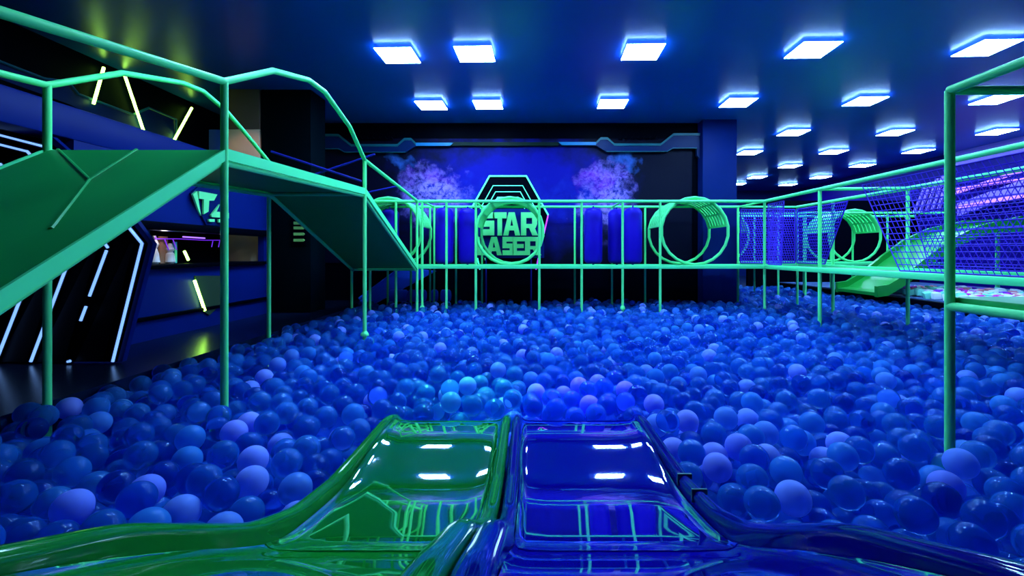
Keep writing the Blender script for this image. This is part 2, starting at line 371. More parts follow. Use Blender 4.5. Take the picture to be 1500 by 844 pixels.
# ------------------------------------------------------------------ far walkway cage
YF, YK, ZT, ZD = 10.4, 11.65, 2.747, 1.28
XE = (1120-CX)*YF/F
fx = lambda px, Y: (px-CX)*Y/F
cg = thing('walkway_cage', 'long green pipe walkway cage standing before the mural wall', 'play frame', (.5, 11, 0))
front = [542, 580, 618.5, 654, 697, 790, 852, 912, 967, 1120]
for px in front:
    po = post(MB(), fx(px, YF), YF, ZT).build('post', PIPE, cg)
    if px in (618.5, 912): MB().lathe([(.055,.33),(.055,.37),(.034,.41)], (fx(px,YF),YF,0), 14).build('foot_collar', PIPE, po)
back = [568, 602, 630, 636, 668, 706, 842, 896.5, 945, 1081]
for px in back: post(MB(), fx(px, YK), YK, ZT, r=.026).build('post', PIPE, cg)
MB().tube([(XL-.05,YF,ZT),(XE,YF,ZT)], .034, 12).build('top_rail', PIPE, cg)
MB().tube([(XL-.05,YK,ZT),(XE,YK,ZT)], .030, 12).build('top_rail', PIPE, cg)
MB().bbox((XL+.1,YF-.03,ZD-.045), (XE,YF+.03,ZD+.045), .012).build('lower_rail', FASC, cg)
MB().bbox((XL+.1,YK-.025,ZD-.03), (XE,YK+.025,ZD+.03), .01).build('lower_rail', FASC, cg)
MB().bbox((XL+.1,YF+.035,ZD-.03), (XE,YK-.03,ZD+.0), .006).build('deck', DECK, cg)
for px in (618.5, 697, 790, 912, 1120):
    x = fx(px, YF); MB().tube([(x,YF,ZT),(fx(px,YF),YK,ZT)], .024).build('cross_rail', PIPE, cg)

def tunnel(xc, ya, yb, label, r=.757, zc=2.085, slots=6, group='round crawl hoops in the walkway cages'):
    t = thing('crawl_hoop', label, 'crawl tunnel', (xc, (ya+yb)/2, zc-r), group); n = 22
    circ = lambda y, rr: [(xc+rr*math.cos(2*math.pi*(k+.5)/n), y, zc+rr*math.sin(2*math.pi*(k+.5)/n)) for k in range(n)]
    MB().tube(circ(ya+.075, r), .034, 10, closed=True).build('front_ring', PIPE, t)
    MB().tube(circ(yb-.07, r), .034, 10, closed=True).build('back_ring', PIPE, t)
    ya += .075; yb -= .07
    mb = MB(); a0, a1, k = math.radians(10), math.radians(170), 22
    arcs = slots+1; wd = (yb-ya)/arcs*.62
    def strip(y0, y1, b0, b1, m):
        vs, fs = [], []
        for i in range(m+1):
            a = b0+(b1-b0)*i/m
            for y, rr in ((y0,r-.02),(y1,r-.02),(y1,r+.015),(y0,r+.015)):
                vs.append((xc+rr*math.cos(a), y, zc+rr*math.sin(a)))
        for i in range(m):
            for j in range(4): fs.append((i*4+j, i*4+(j+1) % 4, i*4+4+(j+1) % 4, i*4+4+j))
        fs += [(0,3,2,1), (m*4,m*4+1,m*4+2,m*4+3)]
        mb.add(vs, fs)
    for i in range(arcs):
        c = ya+(i+.5)*(yb-ya)/arcs; strip(c-wd/2, c+wd/2, a0, a1, k)
    for i in range(8):
        c = a0+(a1-a0)*i/7; strip(ya+.03, yb-.03, c-.035, c+.035, 2)
    mb.build('slotted_shell', PIPE, t, 20)
tunnel(3.725, YF, YK, 'round green crawl hoop at the right end of the far cage')
tunnel(-.45, YF, YK, 'round green crawl hoop in front of the green lettered sign')
tunnel(-3.22, YF+.06, YK, 'round green crawl hoop half hidden behind the far ramp')

def bag(x, y, label):
    t = thing('punch_bag', label, 'punch bag', (x, y, ZD), 'blue punch bags in the far cage')
    r = .215; z0, z1 = ZD+.05, ZD+1.38
    pr = [(.02,z0)]+[(r-.11+.11*math.sin(a), z0+.11-.11*math.cos(a)) for a in (.4,.8,1.2,1.57)]+[(r-.15+.15*math.cos(a), z1-.15+.15*math.sin(a)) for a in (0,.4,.8,1.2)]+[(.03,z1)]
    MB().lathe(pr, (x,y,0), 28).build('bag_body', BAGM, t)
    MB().lathe([(.02,z1-.01),(.02,ZT-.045)], (x,y,0), 10).build('hanging_strap', ROPEM, t)
    MB().lathe([(.025,ZD+.002),(.025,z0+.01)], (x,y,0), 10).build('spindle', ROPEM, t)
bag(fx(869,11), 11, 'blue punch bag left of the close pair, right of the sign')
bag(fx(927,10.95), 10.95, 'blue punch bag nearest the right hoop, front one of the close pair')
bag(fx(918,11.3)+.02-.25, 11.35, 'blue punch bag half hidden behind the rightmost bag')
bag(fx(651,11), 11, 'blue punch bag second left of the hoop before the sign')
bag(fx(685,11.1), 11.1, 'blue punch bag close beside the hoop before the sign')
bag(fx(571,11.2), 11.2, 'dark blue punch bag inside the hoop behind the far ramp')

# ------------------------------------------------------------------ right wing with nets
XI, XO, YN = XE, 6.76, 2.2
wg = thing('net_walkway', 'green pipe walkway running toward the front along the right side, hung with nets', 'play frame', (6.0, 7, 0))
for x, y, r in ((XI,8.42,.032), (XI,4.4,.032), (XO,YK+.08,.028), (XO,10.35,.032), (XO,8.3,.03), (XO,4.5,.03)):
    post(MB(), x, y, ZT, r=r).build('post', PIPE, wg)
for x in (XI, XO):
    MB().tube([(x,YN,ZT),(x,YF-.04 if x == XI else YK+.08,ZT)], .036, 12).build('top_rail', PIPE, wg)
MB().bbox((XI-.035,YN,ZD-.045), (XI+.035,YF-.04,ZD+.045), .012).build('lower_rail', FASC, wg)
MB().bbox((XO-.03,YN,ZD-.045), (XO+.03,YK,ZD+.045), .012).build('lower_rail', FASC, wg)
MB().bbox((XI+.04,YN,ZD-.03), (XO-.035,YK,ZD+.0), .006).build('deck', DECK, wg)
MB().tube([(XI,8.42,ZT),(XO,8.3,ZT)], .03).build('cross_rail', PIPE, wg)
MB().tube([(XI+.06,YK,ZT),(XO,YK+.05,ZT)], .024).build('cross_rail', PIPE, wg)

def net(name_label, P0, P1, slant0, slant1, z0, z1, cell, lean, rad=.0055):
    """net hung in the vertical plane from P0 to P1 (xy); slant0/1 shift its ends at the bottom; lean tilts the upright cords"""
    P0, P1 = Vector((*P0,0)), Vector((*P1,0)); d = (P1-P0); Ln = d.length; d /= Ln; H = z1-z0
    mb = MB(); pt = lambda s, z: (P0.x+d.x*s, P0.y+d.y*s, z)
    lo = lambda z: slant0*(z1-z)/H; hi = lambda z: Ln+slant1*(z1-z)/H
    k = int(H/cell)
    for i in range(k+1):
        z = z0+H*i/k; mb.tube([pt(lo(z),z), pt(hi(z),z)], rad*(1.5 if i in (0,k) else 1), 4, cap=False)
    s = min(0, -lean)
    while s < Ln+max(0,-lean)+abs(lean)+.1:
        a, b = [s, z1], [s+lean, z0]; pts = []
        for q in range(25):
            z = z1-H*q/24; u = s+lean*q/24
            if lo(z)-1e-3 <= u <= hi(z)+1e-3: pts.append((u, z))
        if len(pts) >= 2: mb.tube([pt(*pts[0]), pt(*pts[-1])], rad, 4, cap=False)
        s += cell
    for f in (lo, hi): mb.tube([pt(f(z1),z1), pt(f(z0),z0)], rad*1.6, 4, cap=False)
    return tag(mb.build('safety_net', NETM, loc=(P0.x,P0.y,z0)), name_label, 'net', 'blue safety nets on the right walkway')
zb, zt = ZD+.06, ZT-.07
net('large blue safety net with a slanting edge on the near side of the right walkway', (XI+.05,7.42), (XI+.05,YN+.1), .76, 0, zb, zt, .085, .76, .0065)
net('blue safety net on the outer side of the right walkway, seen through the large net', (XO-.05,8.2), (XO-.05,YN+.1), .4, 0, zb, zt, .085, -.7, .0065)
net('blue safety net on the outer side at the far corner, edge slanting left', (XO-.05,YK), (XO-.05,9.8), 0, -.75, zb, zt, .07, -.7, .010)
net('blue safety net across the back of the corner behind the front post', (XI+.05,YK+.045), (XO-.08,YK+.045), 0, 0, zb, zt, .06, .4, .012)
net('small blue safety net on the inner side next to the corner post', (XI+.05,YF-.06), (XI+.05,9.7), 0, -.1, zb, zt, .07, .45, .009)

# ------------------------------------------------------------------ farther cage at the right rear
YA, YB = 13.45, 14.7
fc = thing('rear_cage', 'farther green pipe cage seen through the nets at the right rear', 'play frame', (8.5, 14, 0))
for px, y in ((1060,YA), (1140,YA), (1180,YA), (1300,YA), (1105,YB), (1177.5,YB), (1217,YB), (1249,YB), (1329,YB)):
    post(MB(), fx(px, y), y, ZT, r=.028).build('post', PIPE, fc)
for y in (YA, YB):
    MB().tube([(5.6,y,ZT),(12.2,y,ZT)], .034, 10).build('top_rail', PIPE, fc)
    MB().bbox((5.6,y-.03,ZD-.05), (12.2,y+.03,ZD+.04), .01).build('lower_rail', FASC, fc)
MB().box((5.6,YA+.04,ZD-.04), (12.2,YB-.04,ZD)).build('deck', DECK, fc, 0)
tunnel(9.47, YA, YB, 'round green crawl hoop seen through the gap in the nets at the right')
tunnel(5.62, YA, YB, 'round green crawl hoop behind the far corner net')

# ------------------------------------------------------------------ near platform at the right edge
XN, YNP = 2.85, 3.15
npf = thing('near_platform', 'green railed platform corner at the right edge of the picture', 'play frame', (3.6, 2.2, 0))
for x, y in ((XN,YNP), (4.4,YNP), (XN,.9), (4.4,.9)): post(MB(), x, y, 2.70).build('post', PIPE, npf)
MB().tube([(XN,.9,2.70),(XN,YNP,2.70)], .030, 14).build('top_rail', PIPE, npf)
MB().tube([(XN,YNP,2.70),(4.4,YNP,2.70)], .030, 14).build('top_rail', PIPE, npf)
MB().tube([(XN,.9,1.235),(XN,YNP,1.235)], .030, 14).build('lower_rail', PIPE, npf)
MB().bbox((XN+.03,.9,1.24), (4.4,YNP+.02,1.30), .01).build('deck', DECK, npf)

# ------------------------------------------------------------------ slides in front
tilt = [(-.8,5),(-.4,6),(0,9.5),(.4,17),(.8,25),(1.2,29),(1.5,31.5),(1.75,29),(1.9,20),(2.0,13),(2.12,10.5),(2.3,9.5),(2.42,6),(2.52,3.2),(2.62,.5),(2.72,-2.4),(2.82,-5.5),(2.90,-7),(2.98,-6.5),(3.08,-4),(3.18,-1),(3.3,2),(3.42,5),(3.54,9),(3.66,20),(3.70,24)]
SY = np.linspace(-.8, 3.70, 901); ST = np.tan(np.radians(np.interp(SY, [t[0] for t in tilt], [t[1] for t in tilt])))
SZ = -np.concatenate([[0], np.cumsum((ST[1:]+ST[:-1])/2*(SY[1]-SY[0]))]); SZ += .385-np.interp(3.4, SY, SZ)
SZ -= .008
RK = [(-.8,1.38),(-.2,1.32),(.4,1.20),(.8,1.07),(.95,1.005),(1.2,.903),(1.5,.725),(1.76,.575),(2.1,.452),(2.5,.392),(2.9,.384),(3.4,.384),(3.55,.365),(3.70,.31)]
_y = np.linspace(-.8,3.7,901); _z = np.interp(_y, [k[0] for k in RK], [k[1] for k in RK]); _w = np.hanning(61); _w /= _w.sum()
RZ = np.convolve(np.pad(_z, 30, mode='reflect', reflect_type='odd'), _w, mode='valid')
def smooth_z(y, rim=False): return float(np.interp(y, SY, RZ if rim else SZ))
def sweep(mb, sect, ya, yb, n, dz=0, rim=False):
    ys = np.linspace(ya, yb, n); k = len(sect); vs = []
    for y in ys:
        z = smooth_z(y, rim)+dz
        vs += [(x, y, z+q) for x, q in sect]
    fs = [(i*k+j, i*k+(j+1) % k, (i+1)*k+(j+1) % k, (i+1)*k+j) for i in range(n-1) for j in range(k)]
    fs += [tuple(range(k)), tuple(reversed(range((n-1)*k, n*k)))]
    return mb.add(vs, [tuple(reversed(f)) for f in fs])
def lane(xa, xb, m, m2, name, label, inner):
    t = thing(name, label, 'slide', ((xa+xb)/2, 2.6, 0), 'pair of slide lanes'); xo = xb if inner == 'l' else xa
    up = [(xa+.035,-.030)]; w = xb-xa
    up += [(xa+.05,-.046),(xa+.08,-.055)]+[(xa+.08+(w-.16)*i/8, -.058) for i in range(1,8)]+[(xb-.08,-.055),(xb-.05,-.046),(xb-.035,-.030)]
    dn = [(x, z-.03) for x, z in reversed(up)]
    mb = MB(); sweep(mb, up+dn, -.8, 3.66, 224); mb.build('slide_bed', m, t, 40)
    for x in (xa, xb):
        sec = [(x+.034*math.cos(a), -.034+.034*math.sin(a)) for a in np.linspace(-math.pi/6, math.pi*7/6, 11)]
        sec = [(x+.034,-.13)]+sec+[(x-.034,-.13)]
        mb = MB(); sweep(mb, sec, -.8, 3.68, 150, rim=True); r_ = mb.build('side_rim', m2, t, 40)
        if x == xo and name == 'slide' and m is SLB:
            for y in (2.30, 2.52):
                z = smooth_z(y, True); MB().bbox((x-.04,y-.008,z-.06), (x+.04,y+.008,z+.008), .005).build('rim_clip', TEALEDGE, r_)
        if x != xo:
            mb = MB(); sweep(mb, [(q_[0]+(q_[0]-x)*.12, q_[1]+.012) for q_ in sec], -.8, 1.80, 100, rim=True); mb.build('rim_sleeve', m2, r_, 40)
    for y in (1.80,):
        mb = MB(); sweep(mb, [(x, z+.003) for x, z in up]+[(x, z-.002) for x, z in reversed(up)], y, y+.035, 3); mb.build('joint_strip', m2, t, 40)
    mb = MB(); sweep(mb, [(x, z+.004) for x, z in up]+[(x, z-.05) for x, z in reversed(up)], 3.60, 3.68, 4); mb.build('end_lip', m2, t, 40)
    for y in (.2, 1.3, 2.5, 3.4):
        z = smooth_z(y)-.09
        for x in (xa+.1, xb-.1): MB().tube([(x,y,0),(x,y,z)], .025, 10).build('leg', PIPE, t)
    return t
lane(-1.06, -.176, SLG, SLG2, 'slide', 'glossy green slide lane dropping into the ball pit, left of the pair', 'r')
lane(-.095, .84, SLB, SLB2, 'slide', 'glossy deep blue slide lane dropping into the ball pit, right of the pair', 'l')

# ------------------------------------------------------------------ the portal and the sign on the back wall
Yp = PB-.10
pt_ = thing('neon_portal', 'hexagonal portal of nested teal neon frames on the mural wall', 'neon light', at(744,395,Yp))
def hexa(s, y0): # half outline scaled about the portal centre
    c = (744, 330); return [(c[0]+(x-744)*s, y0+(y-258)*s) for x, y in [(703,395),(685,315),(717,258),(771,258),(803,315),(785,395)]]
MB().prism(wl([(705,462)]+hexa(1.0,258)[1:5]+[(783,462)], Yp), (0,.06,0)).build('panel', BLACK, pt_, 0)
for s, y0 in ((1.0,258),(.80,272),(.67,281),(.56,289)):
    p = wl(hexa(s, y0), Yp-.03)
    MB().tube(p[:5], .020 if s == 1 else .010, 8).build('neon_tube', NEONT, pt_)
    if s == 1.0: MB().tube([p[4], p[5]], .018, 8).build('neon_tube', NEONM, pt_)
Ys = 12.0
sg = thing('letter_sign', 'green block letter sign reading STAR LASER seen through the hoop', 'sign', at(745,392,Ys))
S_ = {'S': [[(0,1),(1,1),(1,.74),(.36,.74),(.36,.64),(1,.64),(1,.0),(0,0),(0,.27),(.66,.27),(.66,.38),(0,.38)]],
      'T': [[(0,1),(1,1),(1,.74),(.67,.74),(.67,0),(.33,0),(.33,.74),(0,.74)]],
      'A': [[(0,0),(.3,0),(.36,.22),(.64,.22),(.7,0),(1,0),(.68,1),(.5,1),(.5,.72),(.58,.42),(.42,.42),(.5,.72),(.5,1),(.32,1)]],
      'R': [[(0,0),(.33,0),(.33,1),(0,1)], [(.33,1),(1,1),(1,.76),(.33,.76)], [(.68,.76),(1,.76),(1,.5),(.68,.5)], [(.33,.5),(1,.5),(.9,.32),(.33,.32)], [(.5,.32),(.86,.32),(1.05,0),(.7,0)]],
      'L': [[(0,1),(.36,1),(.36,.28),(1,.28),(1,0),(0,0)]],
      'E': [[(0,0),(1,0),(1,.24),(.34,.24),(.34,.39),(.9,.39),(.9,.61),(.34,.61),(.34,.76),(1,.76),(1,1),(0,1)]]}
for ch, x0, x1, yt, yb in (('S',704,724,311,345),('T',722,742,311,345),('A',737,762,311,345),('R',763,787,311,345),
                           ('L',697,714,347,374),('A',712,735,347,374),('S',736,752,347,374),('E',751,769,347,374),('R',769,792,347,374)):
    mb = MB()
    for poly in S_[ch]:
        mb.prism([at(x0+(x1-x0)*u, yb+(yt-yb)*v_, Ys) for u, v_ in poly], (0,.05,0))
    mb.build('letter', SIGNG, sg, 0)
MB().prism(wl([(700,306),(790,306),(797,345),(797,378),(695,378),(693,345)], Ys+.05), (0,.04,0)).build('backing_panel', BLUEW, sg, 0)
for x in (712, 778): MB().tube([at(x,376,Ys+.08), Vector((at(x,0,Ys+.08).x, Ys+.08, 0))], .02, 8).build('leg', ROPEM, sg)

# ------------------------------------------------------------------ left wall things
Yg = 5.3
gate = thing('light_gate', 'black slanting gate wall that carries the white chevron light strips', 'gate', at(60,530,Yg))
gp = [(172,530),(217,357),(160,284),(70,205),(-120,165),(-190,165),(-190,530)]
gpan = MB().prism(wl(gp, Yg+.03), (0,.05,0)).build('panel', BLACK, gate, 0)
MB().prism(wl([(172,530),(217,357),(160,284),(70,205),(76,200),(168,280),(224,357),(179,530)], Yg+.0), (0,.06,0)).build('edge_band', BLUEW, gate, 0)
SLATM = mat('navy_slat', (.004,.005,.016), .5, .2)
for off in (0,57,112):
    MB().prism(wl([(150-off,530),(196-off*.9,357),(190-off*.9,357),(110-off,530)], Yg+.02), (0,.02,0)).build('slat', SLATM, gpan, 0)
chev = [('outermost white chevron light strip on the gate, next to the blue hatch wall', [[(165,530),(208,357),(150,287),(65,215),(-100,172)]]),
        ('white chevron light strip second from the hatch wall, broken near its foot', [[(158,363),(110,300),(40,222),(-100,187)],[(156,367),(131,434)],[(126,449),(118,470)],[(103,529),(99,530)]]),
        ('white chevron light strip third from the hatch wall', [[(45,530),(103,376),(60,320),(0,240)]]),
        ('white chevron light strip farthest from the hatch wall, at the picture edge', [[(-10,540),(40,412),(52,380),(10,330)]])]
for lb, segs in chev:
    t = thing('chevron_light', lb, 'light strip', at(*segs[0][0], Yg), 'white chevron light strips on the gate')
    for sg_ in segs:
        MB().tube(wl(sg_, Yg-.03), .014, 8).build('light_tube', NEONW, t)
        MB().tube(wl(sg_, Yg-.015), .024, 6).build('channel', mat('grey_channel', (.15,.18,.3), .4, metal=.6), t)
def stick(pts, label):
    o = MB().tube(pts, .024, 10).build('light_stick', NEONG, loc=pts[0]); tag(o, label, 'light stick', 'yellow green light sticks')
stick(lw([(152,99),(137,152)], -7.66), 'yellow green light stick high on the left wall, leftmost of three')
stick(lw([(182,108),(212,197)], -7.66), 'longest yellow green light stick high on the left wall, middle of three')
stick(lw([(281,158),(252,211)], -7.66), 'yellow green light stick high on the left wall, beside the blue post')
XS = XW+.04
o = MB().tube([atX(285,411,XS), atX(300,455,XS)], .022, 8).build('light_stick', NEONG, loc=atX(300,455,XS)); tag(o, 'yellow green light stick low on the blue hatch wall', 'light stick', 'yellow green light sticks')
o = MB().tube([atX(270,368,XW-.3), atX(276,381,XW-.3)], .02, 8).build('light_stick', NEONG, loc=atX(276,381,XW-.3)); tag(o, 'short yellow green light stick inside the service hatch', 'light stick', 'yellow green light sticks')
hs = thing('wall_recess_panel', 'dark pentagonal panel on the hatch wall standing for a recess lit green', 'wall panel', atX(300,460,XW))
MB().prism([atX(x,y,XW+.01) for x, y in [(284,404),(322,404),(322,446),(305,462),(296,456)]], (.02,0,0)).build('panel', mat('green_lit_recess_tone', (.03,.06,.03), .5), hs, 0)  # green-lit recess drawn as a panel, the light put into its colour
ts = thing('triangle_sign', 'green triangular sign with a big letter T on the blue hatch wall', 'sign', atX(303,322,XW))
sp = lambda pts, X=XW+.06: [atX(x,y,X) for x, y in pts]
MB().prism(sp([(277,283),(290,272),(330,276),(333,330),(300,330)], XW+.01), (.03,0,0)).build('backing_panel', NAVY, ts, 0)
MB().prism(sp([(280,285),(286,280),(292,316),(289,310)]), (.03,0,0)).build('slash', SIGNG, ts, 0)
MB().prism(sp([(289,280),(316,285),(311,294),(304,294),(303,310),(296,314),(296,292),(289,291)]), (.03,0,0)).build('letter', SIGNG, ts, 0)
MB().prism(sp([(320,299),(315,310),(333,312),(333,320),(308,318),(307,315)]), (.03,0,0)).build('letter', SIGNG, ts, 0)
MB().prism(sp([(304,321),(312,321),(312,325),(304,325)]), (.03,0,0)).build('dash', SIGNG, ts, 0)
MB().prism(sp([(318,321),(330,321),(330,326),(318,326)]), (.03,0,0)).build('dash', SIGNG, ts, 0)
# hatch contents
zc = 1.42
def bottle(px, h, label):
    p = atX(px, 385, XW-.35); t = MB().lathe([(.05,0),(.075,.03),(.06,.16),(.035,h*.55),(.065,h*.7),(.04,h*.85),(.02,h)], (p.x,p.y,zc), 14).build('white_figure', WHITE, loc=(p.x,p.y,zc))
    tag(t, label, 'ornament', 'things standing in the service hatch')
bottle(226, .44, 'tall white figure standing in the hatch left of the brown board')
bottle(249, .33, 'white figure standing in the hatch right of the brown board')
p = atX(238,385,XW-.4); tag(MB().bbox((p.x-.02,p.y-.07,zc), (p.x+.02,p.y+.09,zc+.44), .006).build('brown_board', BROWN, loc=(p.x,p.y,zc)), 'brown upright board standing in the service hatch', 'board', 'things standing in the service hatch')
for px, hh, lb in ((232.5,.42,'light blue strip left of the brown board in the hatch'), (256,.36,'light blue strip beside the right white figure in the hatch')):
    p = atX(px,385,XW-.45); tag(MB().bbox((p.x-.02,p.y-.03,zc), (p.x+.02,p.y+.03,zc+hh), .005).build('blue_strip', mat('sky_blue', (.05,.4,.75), .5), loc=(p.x,p.y,zc)), lb, 'board', 'things standing in the service hatch')
np_ = thing('purple_neon_frame', 'purple neon line frame hanging across the top of the service hatch', 'neon light', atX(260,350,XW-.3))
q = lambda pts: [atX(x,y,XW-.3) for x, y in pts]
MB().tube(q([(228,346),(228,350),(262,350),(300,352),(325,352)]), .009, 6).build('neon_tube', NEONV, np_)
for a, b in (((241,350),(247,366)),((253,350),(259,366)),((312,352),(310,362)),((322,352),(320,362))): MB().tube(q([a, b]), .008, 6).build('neon_tube', NEONV, np_)
MB().tube(q([(268,347),(300,349)]),   .012, 6).build('neon_tube', NEONP, np_)

# blue slide and foam rolls behind the bridge
bs = thing('foam_slide', 'small blue slide in the dark beneath the far ramp', 'slide', (-3.6, 11.9, 0))
pa, pb = at(592,392,12.05), at(526,441,12.05)
MB().prism([pa, pb, pb+Vector((.35,0,-.1)), pa+Vector((.8,0,-.1))], (0,.22,0)).build('bed', BLUEF, bs, 0)
for dy in (0, .22): MB().tube([pa+Vector((0,dy,.06)), pb+Vector((0,dy,.06))], .035, 8).build('side_rim', BLUEF, bs)
MB().tube([pa+Vector((.3,.1,-.1)), (pa.x+.3, 12.15, 0)], .04, 8).build('leg', BLUEF, bs)
for i, (x0, x1, lb) in enumerate(((570,597,'blue foam roll under the walkway, leftmost and longest'), (598,624,'blue foam roll under the walkway, in the middle of the row'), (632,641,'short blue foam roll right of the paired posts'), (646,660,'blue foam block under the walkway, rightmost of the row'))):
    a, b = at(x0,428,11.84), at(x1,428,11.84)
    mb = MB(); pr = [(.12,0),(.155,.03),(.155,(b.x-a.x)-.03),(.12,b.x-a.x)]
    mb.lathe(pr, (0,0,0), 18); mb.v = [(a.x+z, 11.84+x, .50+y) for x, y, z in mb.v]; mb.f = [tuple(reversed(f)) for f in mb.f]
    tag(mb.build('foam_roll', BLUEF, loc=(a.x,12.0,.35)), lb, 'foam roll', 'blue foam rolls under the walkway')

# ------------------------------------------------------------------ right rear: foam pit, slide, lit ramp
gs = thing('wide_slide', 'wide glossy green slide running down left into the foam pit behind the nets', 'slide', (11.4, 12.2, 0))
Ya, Yb_ = 11.6, 13.0
pts = [(8.62,.60),(8.9,.64),(9.3,.88),(9.9,1.36),(10.5,1.80),(11.2,2.12),(12.2,2.34),(13.2,2.38)]
GSM = mat('green_wide_slide', (.008,.28,.035), .35, .3)
mb = MB()
for i in range(len(pts)-1):
    (x0,z0),(x1,z1) = pts[i], pts[i+1]
    mb.prism([(x0,Ya,z0),(x1,Ya,z1),(x1,Ya,z1-.08),(x0,Ya,z0-.08)], (0,Yb_-Ya,0))
mb.build('slide_bed', GSM, gs, 30)
for y in (Ya-.04, Yb_+.04):
    mb = MB()
    for i in range(len(pts)-1):
        (x0,z0),(x1,z1) = pts[i], pts[i+1]
        mb.prism([(x0,y-.05,z0+.16),(x1,y-.05,z1+.16),(x1,y-.05,z1-.11),(x0,y-.05,z0-.11)], (0,.1,0))
    mb.build('side_wall', GSM, gs, 30)
MB().bbox((13.0,Ya-.1,2.15), (14.3,Yb_+.1,2.36), .03).build('top_platform', FASC, gs)
for x in (13.1, 14.2):
    for y in (Ya, Yb_): MB().tube([(x,y,0),(x,y,2.15)], .05, 10).build('leg', PIPE, gs)
MB().bbox((12.9,Ya-.1,2.36), (14.3,Ya-.05,2.95), .03).build('side_board', FASC, gs)

lr = thing('lit_ramp', 'pale lavender lit ramp with light bars against the right wall', 'ramp', (14.2, 11.5, 0))
def bar(a, b, h, m, nm):
    mb = MB(); mb.prism([a, b, b+Vector((0,0,-h)), a+Vector((0,0,-h))], (.12,.0,0)); mb.build(nm, m, lr, 0)
for y in (10.5, 12.5): MB().tube([(14.42,y,.3),(14.42,y,3.2)], .04, 8).build('leg', PIPE, lr)
bar(atX(1402,298,14.3), atX(1512,258,14.3), .42, LAVW, 'ramp_face')
bar(atX(1395,282,14.35), atX(1512,242,14.35), .07, NEONP, 'light_bar')
bar(atX(1400,302,14.25), atX(1512,281,14.25), .10, NEONP, 'light_bar')
for k in range(5):
    a = atX(1336+k*9, 312-k*1.5, 14.2); b = atX(1352+k*9, 272-k*5, 14.2)
    MB().prism([a, b, b+Vector((0,-.12,0)), a+Vector((0,-.12,0))], (.05,0,0)).build('lit_tone_step', LAVW, lr, 0)  # lit steps, their light is only in the colour
struct(MB().box((RW-.06,6,4.55), (RW-.01,16.2,CEIL)).build('trim_10', LAVW, smooth=0))  # lit top band of the wall, lavender light painted in
led = tag(MB().bbox((RW-.16,7,3.72), (RW-.08,16.0,3.80), .01).build('led_strip', NEONP, loc=(RW-.1,11,3.75)), 'long purple LED strip high on the right wall', 'light strip')

# ------------------------------------------------------------------ foam cubes
cubec = [('white', (.85,.86,.92), 'white foam cube in the foam pit'), ('mint', (.25,.85,.62), 'mint green foam cube in the foam pit'), ('magenta', (.85,.03,.65), 'magenta foam cube in the foam pit'),
         ('coral', (.95,.30,.35), 'coral foam cube in the foam pit'), ('purple', (.28,.03,.75), 'purple foam cube in the foam pit')]
cm = {n: mat('foam_'+n, c, .8, .2, bump=.2, scale=40) for n, c, _ in cubec}
protos = {}
for n, c, lb in cubec:
    me_o = MB().bbox((-.075,-.075,-.075), (.075,.075,.075), .01).build('foam_cube', cm[n]); protos[n] = me_o.data; bpy.data.objects.remove(me_o)
random.seed(3); placed = []
struct(MB().box((PR+.14,3,0), (PR+5.3,17.5,.49)).build('floor_foam', mat('foam_pit_base', (.05,.10,.28), .8), smooth=0))
for k in range(4000):
    if len(placed) >= 290: break
    y = random.uniform(6.2, 15.5); x = PR+.26+abs(random.gauss(0,1.0))
    if x > PR+4.9 or (x-.0)*F/y+CX > 1560: continue
    if 11.2 < y < 13.4 and x < 9.75 or y > 13.2 and x < 12.4 or any((x-a)**2+(y-b)**2 < .172**2 for a, b in placed): continue
    placed.append((x, y))
    n, c, lb = random.choices(cubec, (5,3,1.6,1.2,.9))[0]
    o = bpy.data.objects.new('foam_cube', protos[n]); C.objects.link(o)
    o.location = (x, y, random.uniform(.57,.60)); o.rotation_euler = (random.uniform(-.3,.3), random.uniform(-.3,.3), random.uniform(0,1.6))
    tag(o, lb, 'foam cube', 'foam cubes in the foam pit')

# ------------------------------------------------------------------ the balls
RB = .0875
posts = [(XR,Y1),(XL,Y1),(XR,Y2),(XL,Y2),(XR,Y3),(XL,Y3),(XR,1.75),(XL,1.75),(XN,YNP),(4.4,YNP),(XN,.9),(4.4,.9),(XI,8.42),(XI,4.4),(XO,YK+.08),(XO,10.35),(XO,8.3),(XO,4.5),(XI,YK)]
posts += [(5.4,12.0),(-.1,-9)]
posts += [(x, y) for xa, xb in ((-1.06,-.170),(-.095,.84)) for x in (xa+.1, xb-.1) for y in (.2,1.3,2.5,3.4)]
posts += [(fx(p,YF),YF) for p in front]+[(fx(p,YK),YK) for p in back]+[(fx(p,y),y) for p, y in ((1060,YA),(1140,YA),(1180,YA),(1105,YB),(1177.5,YB),(1217,YB))]
collars = {(XR,Y2),(fx(618.5,YF),YF),(fx(912,YF),YF)}
rng = random.Random(11); cell = 2*RB; grid = {}; balls = []
def slide_zone(x, y): return -1.20 < x < .98 and y < 3.80
def ok(x, y):
    if not (PL+RB < x < PR-RB and .75 < y < 17.3): return False
    if y > PB-RB-.02 and x < 5.5: return False
    if y > 11.9 and 4.35 < x < 5.5: return False
    if abs(x) > 1.16*y+1.3 and y < 12: return False
    if y < 3.9 and x < 0 and x < -1.16*y-1.3: return False
    for a, b in posts:
        if (a-x)**2+(b-y)**2 < (RB+(.065 if (a, b) in collars else .04))**2: return False
    if 11.9 < y and -1.45 < x < .4: return False
    if 11.7 < y < 12.3 and -4.4 < x < -1.9: return False
    return True
def rest(x, y):
    i, j = int(x//cell), int(y//cell); z = RB
    for di in (-1,0,1):
        for dj in (-1,0,1):
            for bx, by, bz in grid.get((i+di,j+dj), ()):
                d2 = (bx-x)**2+(by-y)**2
                if d2 < 4*RB*RB:
                    q = bz+math.sqrt(4*RB*RB-d2)
                    if q > z: z = q
    return z
